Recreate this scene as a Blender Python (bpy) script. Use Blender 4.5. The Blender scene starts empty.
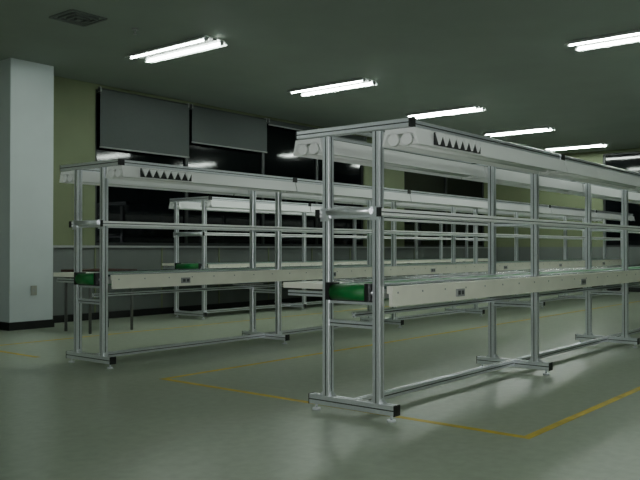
import bpy, bmesh, math, random
from mathutils import Vector, Matrix
random.seed(3)
scene=bpy.context.scene
# ---------------- materials ----------------
def mat(name,col,rough=0.5,metal=0.0,noise=0.0,nscale=20.0,emis=None,estr=0.0,spec=0.5,bump=0.0):
    m=bpy.data.materials.new(name); m.use_nodes=True
    nt=m.node_tree; b=nt.nodes['Principled BSDF']
    b.inputs['Base Color'].default_value=(*col,1)
    b.inputs['Roughness'].default_value=rough
    b.inputs['Metallic'].default_value=metal
    b.inputs['Specular IOR Level'].default_value=spec
    if noise>0 or bump>0:
        tc=nt.nodes.new('ShaderNodeTexCoord'); n=nt.nodes.new('ShaderNodeTexNoise')
        n.inputs['Scale'].default_value=nscale; n.inputs['Detail'].default_value=6
        nt.links.new(tc.outputs['Object'],n.inputs['Vector'])
        if noise>0:
            r=nt.nodes.new('ShaderNodeValToRGB')
            r.color_ramp.elements[0].position=0.3; r.color_ramp.elements[1].position=0.7
            r.color_ramp.elements[0].color=(*[max(0,c*(1-noise)) for c in col],1)
            r.color_ramp.elements[1].color=(*[min(1,c*(1+noise)) for c in col],1)
            nt.links.new(n.outputs['Fac'],r.inputs['Fac']); nt.links.new(r.outputs['Color'],b.inputs['Base Color'])
        if bump>0:
            bp=nt.nodes.new('ShaderNodeBump'); bp.inputs['Strength'].default_value=bump; bp.inputs['Distance'].default_value=0.01
            nt.links.new(n.outputs['Fac'],bp.inputs['Height']); nt.links.new(bp.outputs['Normal'],b.inputs['Normal'])
    if emis:
        b.inputs['Emission Color'].default_value=(*emis,1); b.inputs['Emission Strength'].default_value=estr
    return m
M={}
M['alu']=mat('aluminium',(0.84,0.86,0.90),0.33,0.7,0.04,60)
M['slot']=mat('aluminium_slot_dark',(0.09,0.095,0.10),0.5,0.5)
M['white']=mat('white_enamel',(0.95,0.96,0.96),0.35,0,0.01,8)
M['lam']=mat('white_laminate',(0.90,0.89,0.78),0.4,0,0.04,6)
M['matg']=mat('esd_mat_green',(0.04,0.08,0.07),0.25,0,0.1,10)
M['belt']=mat('conveyor_belt_green',(0.008,0.18,0.04),0.5,0,0.08,30)
M['black']=mat('black_plastic',(0.015,0.015,0.016),0.45)
M['grey']=mat('grey_plastic',(0.35,0.36,0.36),0.5)
M['refl']=mat('reflector_grey',(0.10,0.105,0.10),0.5)
M['blue']=mat('blue_cable',(0.02,0.12,0.5),0.5)
M['tubeoff']=mat('tube_unlit',(0.95,0.96,0.96),0.25)
M['tubeon']=mat('tube_lit',(1,1,1),0.3,emis=(0.88,1.0,0.91),estr=112)
M['column']=mat('column_paint',(0.58,0.64,0.65),0.6,0,0.03,3)
M['wall']=mat('wall_paint_green',(0.175,0.21,0.115),0.65,0,0.05,3)
M['wains']=mat('wall_panel_grey',(0.14,0.157,0.15),0.55,0,0.05,4)
M['base']=mat('baseboard_black',(0.010,0.010,0.011),0.4)
M['glass']=mat('night_window_glass',(0.003,0.004,0.005),0.06,0,spec=0.3)
M['frame']=mat('window_frame_dark',(0.03,0.034,0.034),0.4,0.3)
M['blind']=mat('blind_grey',(0.085,0.098,0.095),0.8,0,0.04,40)
M['yellow']=mat('floor_tape_yellow',(0.68,0.50,0.02),0.45,0,0.22,7)
M['redwood']=mat('dark_red_top',(0.06,0.012,0.01),0.4)
M['plate']=mat('outlet_plate',(0.36,0.37,0.32),0.4)

def floor_mat():
    m=bpy.data.materials.new('floor_vinyl'); m.use_nodes=True; nt=m.node_tree; b=nt.nodes['Principled BSDF']
    tc=nt.nodes.new('ShaderNodeTexCoord')
    n1=nt.nodes.new('ShaderNodeTexNoise'); n1.inputs['Scale'].default_value=16; n1.inputs['Detail'].default_value=8
    n2=nt.nodes.new('ShaderNodeTexNoise'); n2.inputs['Scale'].default_value=0.7; n2.inputs['Detail'].default_value=5
    br=nt.nodes.new('ShaderNodeTexBrick'); br.offset=0; br.inputs['Scale'].default_value=1
    br.inputs['Brick Width'].default_value=0.6; br.inputs['Row Height'].default_value=0.6
    br.inputs['Mortar Size'].default_value=0.002
    br.inputs['Color1'].default_value=(1,1,1,1); br.inputs['Color2'].default_value=(0.97,0.98,0.97,1); br.inputs['Mortar'].default_value=(0.90,0.91,0.90,1)
    for n in (n1,n2,br): nt.links.new(tc.outputs['Object'],n.inputs['Vector'])
    r1=nt.nodes.new('ShaderNodeValToRGB'); r1.color_ramp.elements[0].position=0.3; r1.color_ramp.elements[1].position=0.7
    r1.color_ramp.elements[0].color=(0.38,0.43,0.335,1); r1.color_ramp.elements[1].color=(0.46,0.515,0.41,1)
    nt.links.new(n1.outputs['Fac'],r1.inputs['Fac'])
    r2=nt.nodes.new('ShaderNodeValToRGB'); r2.color_ramp.elements[0].position=0.3; r2.color_ramp.elements[1].position=0.7
    r2.color_ramp.elements[0].color=(0.94,0.94,0.92,1); r2.color_ramp.elements[1].color=(1,1,1,1)
    nt.links.new(n2.outputs['Fac'],r2.inputs['Fac'])
    def mul(a,c):
        x=nt.nodes.new('ShaderNodeMix'); x.data_type='RGBA'; x.blend_type='MULTIPLY'; x.inputs[0].default_value=1
        nt.links.new(a,x.inputs[6]); nt.links.new(c,x.inputs[7]); return x.outputs[2]
    o=mul(mul(r1.outputs['Color'],r2.outputs['Color']),br.outputs['Color'])
    nt.links.new(o,b.inputs['Base Color'])
    b.inputs['Roughness'].default_value=0.30
    bp=nt.nodes.new('ShaderNodeBump'); bp.inputs['Strength'].default_value=0.03; bp.inputs['Distance'].default_value=0.01
    nt.links.new(n1.outputs['Fac'],bp.inputs['Height']); nt.links.new(bp.outputs['Normal'],b.inputs['Normal'])
    return m
M['floor']=floor_mat()
M['ceil']=mat('ceiling_board',(0.28,0.32,0.285),0.8,0,0.03,2)

# ---------------- builder ----------------
class B:
    def __init__(s): s.bm=bmesh.new(); s.mats=[]
    def mi(s,k):
        if k not in s.mats: s.mats.append(k)
        return s.mats.index(k)
    def prism(s,poly,axis,a,b,c,k,smooth=False,cap=True,alt=None,altset=()):
        i=s.mi(k); i2=s.mi(alt) if alt else i
        def P(u,v,t):
            if axis=='x': return (t,c[1]+u,c[2]+v)
            if axis=='y': return (c[0]+u,t,c[2]+v)
            return (c[0]+u,c[1]+v,t)
        v0=[s.bm.verts.new(P(u,v,a)) for u,v in poly]; v1=[s.bm.verts.new(P(u,v,b)) for u,v in poly]
        n=len(poly)
        for j in range(n):
            f=s.bm.faces.new((v0[j],v0[(j+1)%n],v1[(j+1)%n],v1[j])); f.material_index=i2 if j in altset else i; f.smooth=smooth
        if cap:
            f=s.bm.faces.new(v0[::-1]); f.material_index=i
            f=s.bm.faces.new(v1); f.material_index=i
    def box(s,x0,x1,y0,y1,z0,z1,k):
        s.prism([(x0,y0),(x1,y0),(x1,y1),(x0,y1)],'z',z0,z1,(0,0,0),k)
    def cyl(s,axis,a,b,c,r,k,n=14):
        s.prism([(r*math.cos(2*math.pi*j/n),r*math.sin(2*math.pi*j/n)) for j in range(n)],axis,a,b,c,k,smooth=True)
    def prof(s,axis,a,b,c,w,h,k='alu'):
        W,H=w/2,h/2; g=0.0035; d=0.007; ch=0.003
        def side():
            return [(-g,0),(-g,d),(g,d),(g,0)]
        pts=[]
        pts.append((-W+ch,-H)); pts+=[(x,-H+y) for x,y in side()]; pts.append((W-ch,-H))
        pts.append((W,-H+ch)); pts+=[(W-y,x) for x,y in side()]; pts.append((W,H-ch))
        pts.append((W-ch,H)); pts+=[(-x,H-y) for x,y in side()]; pts.append((-W+ch,H))
        pts.append((-W,H-ch)); pts+=[(-W+y,-x) for x,y in side()]; pts.append((-W,-H+ch))
        alts=set()
        for q in range(4):
            for r in (1,2,3): alts.add(q*6+r)
        s.prism(pts,axis,a,b,c,k,alt='slot',altset=alts)
    def done(s,name):
        bmesh.ops.recalc_face_normals(s.bm,faces=s.bm.faces)
        me=bpy.data.meshes.new(name); s.bm.to_mesh(me); s.bm.free()
        for k in s.mats: me.materials.append(M[k])
        o=bpy.data.objects.new(name,me); scene.collection.objects.link(o); return o

def simple(name,dims,k):
    b=B(); b.box(*dims,k); return b.done(name)

H=3.35; X0,X1=-3.0,18.8; Y0,Y1=-5.0,9.5
# ---------------- room ----------------
simple('floor',(X0-0.2,X1+0.2,Y0-0.2,Y1+0.2,-0.1,0),'floor')
simple('ceiling',(X0-0.2,X1+0.2,Y0-0.2,Y1+0.2,H,H+0.1),'ceil')
SZ,TZ=1.05,3.28
b=B()
b.box(X0-0.2,X1+0.2,Y1,Y1+0.2,0,SZ,'wains')
b.box(X0-0.2,X1+0.2,Y1,Y1+0.2,TZ,H,'wall')
xs=[X0-0.2,6.6,13.1,14.6,18.4,X1+0.2]
for i in (0,2,4): b.box(xs[i],xs[i+1],Y1,Y1+0.2,SZ,TZ,'wall')
x=X0
while x<X1-0.2:
    b.box(x-0.012,x+0.012,Y1-0.012,Y1,0.1,SZ-0.03,'wall'); x+=1.2
b.box(X0,X1,Y1-0.035,Y1,SZ-0.03,SZ,'grey')
b.done('wall_back')
simple('baseboard_back',(X0,X1,Y1-0.015,Y1,0,0.10),'base')
b=B()
WY0,WY1=0.4,6.6
b.box(X1,X1+0.2,Y0,Y1,0,SZ,'wains'); b.box(X1,X1+0.2,Y0,Y1,TZ,H,'wall')
b.box(X1,X1+0.2,WY1,Y1,SZ,TZ,'wall'); b.box(X1,X1+0.2,Y0,WY0,SZ,TZ,'wall')
b.done('wall_right')
simple('baseboard_right',(X1-0.015,X1,Y0,Y1-0.015,0,0.10),'base')
simple('wall_left',(X0-0.2,X0,Y0,Y1,0,H),'column')
simple('wall_front',(X0-0.2,X1+0.2,Y0-0.2,Y0,0,H),'column')
def window_y(name,xa,xb,muls):
    b=B(); y=Y1+0.06; f=0.045
    b.box(xa+f,xb-f,y,y+0.02,SZ+f,TZ-f,'glass')
    b.box(xa,xb,y-0.03,y+0.05,SZ,SZ+f,'frame'); b.box(xa,xb,y-0.03,y+0.05,TZ-f,TZ,'frame')
    b.box(xa,xa+f,y-0.03,y+0.05,SZ+f,TZ-f,'frame'); b.box(xb-f,xb,y-0.03,y+0.05,SZ+f,TZ-f,'frame')
    for m in muls: b.box(m-0.03,m+0.03,y-0.03,y+0.05,SZ+f,TZ-f,'frame')
    return b.done(name)
window_y('window_1',6.6,13.1,[8.33,10.1,11.6])
window_y('window_2',14.6,18.4,[16.5])
b=B(); x=X1+0.06; f=0.045
b.box(x,x+0.02,WY0+f,WY1-f,SZ+f,TZ-f,'glass')
b.box(x-0.03,x+0.05,WY0,WY1,SZ,SZ+f,'frame'); b.box(x-0.03,x+0.05,WY0,WY1,TZ-f,TZ,'frame')
for m in (WY0+f/2,2.4,4.5,WY1-f/2): b.box(x-0.03,x+0.05,m-f/2,m+f/2,SZ+f,TZ-f,'frame')
b.box(x-0.03,x+0.05,WY0+f,WY1-f,2.3,2.34,'grey')
b.done('window_3')
def blind(xa,xb,z):
    b=B(); y=Y1-0.03
    b.cyl('x',xa,xb,(0,y,3.27),0.028,'blind'); b.box(xa,xb,y-0.028,y-0.024,z,3.27,'blind')
    b.cyl('x',xa,xb,(0,y-0.026,z),0.012,'grey'); b.box(xa,xa+0.02,y-0.03,Y1,3.24,3.31,'grey'); b.box(xb-0.02,xb,y-0.03,Y1,3.24,3.31,'grey')
    b.done('roller_blind')
blind(6.64,8.30,2.45); blind(8.36,10.1,2.70); blind(10.15,11.6,3.2); blind(11.65,13.1,3.2)
b=B(); b.box(5.04,5.63,9.01,Y1-0.015,0,H,'column')
b.done('column')
b=B(); b.box(5.025,5.645,8.995,9.01,0,0.1,'base'); b.box(5.025,5.04,9.01,Y1-0.015,0,0.1,'base'); b.box(5.63,5.645,9.01,Y1-0.015,0,0.1,'base')
b.done('baseboard_column')
b=B(); b.box(5.32,5.40,9.0,9.01,0.42,0.54,'plate'); b.cyl('y',8.998,9.0,(5.36,0,0.48),0.022,'grey')
b.done('wall_outlet')

# ---------------- floor tape ----------------
def tape(segs):
    b=B()
    for s in segs: b.box(*s,0,0.0012,'yellow')
    b.done('floor_marking_tape')
tape([(3.90,3.95,1.76,4.78),(3.95,16,1.76,1.81),(3.95,16,4.73,4.78)])
tape([(3.95,4.0,6.6,7.75),(4.0,16,7.70,7.75)])

# ---------------- ceiling fixtures ----------------
def fixture(cx,cy,lit):
    b=B(); L=0.68; z=H
    b.prism([(-0.14,0),(0.14,0),(0.20,-0.045),(0.194,-0.048),(0.13,-0.010),(-0.13,-0.010),(-0.194,-0.048),(-0.20,-0.045)],'y',cy-L,cy+L,(cx,0,z),'white',alt='refl',altset=(4,))
    b.box(cx-0.03,cx+0.03,cy-L,cy+L,z-0.03,z-0.010,'refl')
    for sx in (-0.12,0.12):
        b.cyl('y',cy-L+0.03,cy+L-0.03,(cx+sx,0,z-0.040),0.010,'tubeon' if lit else 'tubeoff',10)
        for e in (-1,1):
            yy=cy+e*(L-0.02); b.box(cx+sx-0.02,cx+sx+0.02,yy-0.012,yy+0.012,z-0.054,z-0.010,'grey')
    b.done('ceiling_light_fixture')
for X,Y in ((6.0,7.08),(8.82,6.98),(11.65,6.76),(14.5,6.75),(17.5,6.75)): fixture(X,Y,True)
fixture(3.1,7.0,False)
for X in (8.78,11.8,14.6): fixture(X,2.76,True)
fixture(3.1,2.86,False); fixture(6.0,2.86,False)
fixture(6.0,-1.2,True); fixture(3.1,-1.2,True); fixture(0.2,-1.2,True); fixture(0.2,2.86,False);fixture(0.2,7.0,True)  # lit ones are extra unseen fixtures, added to brighten the dark bench frames
# vent
b=B()
vx,vy=4.6,6.92
for r0,z0 in ((0.20,0.012),(0.14,0.02),(0.08,0.028)):
    for s in (-1,1):
        b.box(vx-r0,vx+r0,vy+s*r0-0.012,vy+s*r0+0.012,H-z0,H,'wains'); b.box(vx+s*r0-0.012,vx+s*r0+0.012,vy-r0+0.012,vy+r0-0.012,H-z0,H,'wains')
b.box(vx-0.03,vx+0.03,vy-0.03,vy+0.03,H-0.03,H,'wains')
b.done('ceiling_air_vent')
b=B(); b.cyl('z',H-0.02,H,(5.21,6.79,0),0.035,'grey'); b.cyl('z',H-0.06,H-0.02,(5.21,6.79,0),0.01,'grey'); b.cyl('z',H-0.065,H-0.06,(5.21,6.79,0),0.02,'grey')
b.done('ceiling_sprinkler')

# ---------------- assembly lines ----------------
def line(xs,cy,bay,n,wing=0.54,simple_=False,hw=0.188):
    b=B(); P=0.052; end=xs+bay*n
    for i in range(n+1):
        x=xs+i*bay
        for s in (-1,1):
            y=cy+s*hw
            b.prof('z',0.10,1.69,(x,y,0),P,P)
            for e in (-1,1):
                b.prism([(0,0),(0.03*e,0),(0,0.03)],'x',x-0.014,x+0.014,(0,y+e*P/2,0.10),'alu')
        b.prof('y',cy-0.315,cy+0.315,(x,0,0.07),0.06,0.06)
        for s in (-1,1):
            b.box(x-0.031,x+0.031,cy+s*0.3175-0.003,cy+s*0.3175+0.003,0.039,0.101,'black')
            yy=cy+s*0.28
            b.cyl('z',0.012,0.045,(x,yy,0),0.008,'alu'); b.cyl('z',0.0,0.014,(x,yy,0),0.026,'alu')
        b.prof('y',cy-0.42,cy+0.42,(x,0,1.72),0.06,0.05)
        for s in (-1,1): b.box(x-0.031,x+0.031,cy+s*0.423-0.004,cy+s*0.423+0.004,1.694,1.746,'black')
        b.prof('y',cy-hw+P/2,cy+hw-P/2,(x,0,0.55),0.04,0.04)
        b.prof('y',cy-hw+P/2,cy+hw-P/2,(x,0,1.21),0.05,0.05)
        b.prof('y',cy-hw+P/2,cy+hw-P/2,(x,0,0.69),0.04,0.04)
        b.prof('y',cy+hw+P/2,cy+wing-0.02,(x+0.02,0,0.72),0.035,0.035)
    for s in (-1,1): b.box(xs-0.036,xs-0.026,cy+s*hw-0.033,cy+s*hw+0.033,1.17,1.25,'alu')
    b.cyl('y',cy-hw+P/2,cy+hw-P/2,(xs-0.035,0,1.225),0.022,'alu')
    b.prof('x',xs+0.03,end-0.03,(0,cy,0.075),0.045,0.045)
    for s in ((-1,1) if not simple_ else (-1,)):
        y=cy+s*(hw+P/2+0.016)
        b.prof('x',xs-0.05,end+0.05,(0,y,1.215),0.032,0.042,'white')
        b.box(xs-0.054,xs-0.05,y-0.017,y+0.017,1.188,1.242,'black')
    for s in (-1,1):
        b.prof('x',xs+0.03,end-0.03,(0,cy+s*0.39,1.72),0.045,0.045)
    b.prof('x',xs+0.03,end-0.03,(0,cy,1.72),0.04,0.04)
    for s in (-1,1):
        yc=cy+s*0.345
        a0=xs-0.01 
        while a0<end-0.3:
            a1=min(a0+bay-0.02,end)
            b.prism([(-0.10,0.0),(0.10,0.0),(0.122,-0.095),(0.115,-0.097),(0.085,-0.03),(-0.085,-0.03),(-0.115,-0.097),(-0.122,-0.095)],'x',a0,a1,(0,yc,1.692),'white')
            for t in (-0.045,0.045):
                b.cyl('x',a0+0.02,a1-0.02,(0,yc+t,1.625),0.019,'tubeoff',12)
            for xx in (a0+0.012,a1-0.012):
                for t in (-0.045,0.045):
                    b.cyl('x',xx-0.014,xx+0.012,(0,yc+t,1.628),0.034,'white',12)
                    b.box(xx-0.012,xx+0.012,yc+t-0.02,yc+t+0.02,1.637,1.665,'white')
            a0+=bay
    yo=cy-0.345-0.132
    if not simple_:
        b.box(xs+0.16,xs+0.72,yo,yo+0.008,1.605,1.678,'black')
        for j in range(7):
            x=xs+0.165+j*0.079
            b.prism([(0,0.0),(0.074,0.0),(0.037,-0.066)],'y',yo-0.012,yo,(x,0,1.675),'white')
    zt=0.787
    ya=cy-hw-P/2
    b.box(xs+0.045,end,ya-0.045,ya-0.02,zt-0.125,zt-0.02,'lam')
    b.box(xs+0.045,end,ya-0.05,ya-0.004,zt-0.02,zt-0.006,'lam')
    b.box(xs+0.045,end,ya-0.02,ya-0.004,zt-0.05,zt-0.02,'lam')
    b.box(xs-0.02,end,cy+hw+P/2+0.004,cy+wing,zt-0.035,zt,'lam')
    b.box(xs+0.3,end,cy+hw+P/2+0.02,cy+wing-0.03,zt,zt+0.004,'matg')
    for s in (-1,1):
        y=cy+s*(hw-P/2-0.018)
        b.box(xs+0.04,end,y-0.012,y+0.012,zt-0.085,zt+0.004,'alu')
        b.box(xs-0.06,xs+0.04,y-0.014,y+0.014,zt-0.095,zt+0.010,'black')
        b.cyl('y',y-0.02,y+0.02,(xs-0.01,0,zt-0.045),0.018,'alu')
    w=hw-P/2-0.032
    b.cyl('y',cy-w,cy+w,(xs-0.02,0,zt-0.047),0.047,'belt',24)
    b.box(xs-0.02,end,cy-w,cy+w,zt-0.012,zt,'belt'); b.box(xs-0.02,end,cy-w,cy+w,zt-0.094,zt-0.088,'belt')
    for i in range(n):
        xa=xs+i*bay+P/2+0.002; xb=xa+bay-P-0.004
        for s in (-1,1):
            y0=cy+s*(hw-P/2-0.006); y1=cy+s*(hw+P/2+0.004)
            b.box(xa,xb,min(y0,y1),max(y0,y1),zt-0.02,zt-0.004,'matg')
    for i in range(n):
        for f_ in (0.36,):
            x=xs+bay*(i+f_)
            b.box(x,x+0.10,ya-0.057,ya-0.045,zt-0.10,zt-0.05,'grey')
            b.box(x+0.012,x+0.042,ya-0.059,ya-0.057,zt-0.088,zt-0.062,'slot'); b.box(x+0.058,x+0.088,ya-0.059,ya-0.057,zt-0.088,zt-0.062,'slot')
        for q in range(8):
            x=xs+0.1+bay*i+q*bay/8
            b.cyl('y',ya-0.049,ya-0.045,(x,0,zt-0.045),0.006,'grey',8)
    for j in range(4):
        b.cyl('x',xs+bay-0.35,xs+bay-0.05,(0,cy+0.05+j*0.012,0.645+0.006*(j%2)),0.006,'blue',8)
    b.box(xs+bay-0.37,xs+bay-0.03,cy+0.0,cy+0.12,0.62,0.638,'grey')
    b.prof('x',xs+0.04,end,(0,cy+0.02,0.60),0.03,0.03)
    return b.done('conveyor_assembly_workbench')
BAY=2.19
line(3.78,2.83,BAY,6)
line(3.98,5.79,BAY,6)
line(7.6,8.62,BAY,4,wing=0.6,hw=0.3,simple_=True)

b=B()
b.box(5.42,6.1,7.9,8.5,0.72,0.75,'redwood')
for x in (5.46,6.06):
    for y in (7.95,8.45): b.cyl('z',0,0.72,(x,y,0),0.018,'refl')
b.box(5.46,6.06,7.94,7.96,0.64,0.70,'black'); b.box(5.46,6.06,8.44,8.46,0.64,0.70,'black')
b.done('side_table')

# ---------------- lights / world ----------------
w=bpy.data.worlds.new('night'); scene.world=w; w.use_nodes=True
w.node_tree.nodes['Background'].inputs['Color'].default_value=(0.01,0.012,0.015,1)
w.node_tree.nodes['Background'].inputs['Strength'].default_value=0.2
l=bpy.data.lights.new('camera_flash','SPOT'); l.energy=230; l.spot_size=math.radians(75); l.spot_blend=1.0; l.shadow_soft_size=0.03; l.color=(0.98,1,0.98)
lo=bpy.data.objects.new('camera_flash',l); scene.collection.objects.link(lo); lo.location=(-0.03,0.0,1.09)
# ---------------- camera ----------------
c=bpy.data.cameras.new('camera'); co=bpy.data.objects.new('camera',c); scene.collection.objects.link(co)
c.sensor_width=36; c.lens=784/640*36; c.clip_end=100
co.location=(0,0,1.0)
d=Vector((0.775,0.632,0.0115))
co.rotation_euler=d.to_track_quat('-Z','Y').to_euler()
lo.rotation_euler=Vector((0.775,0.632,0.16)).to_track_quat('-Z','Y').to_euler()
scene.camera=co
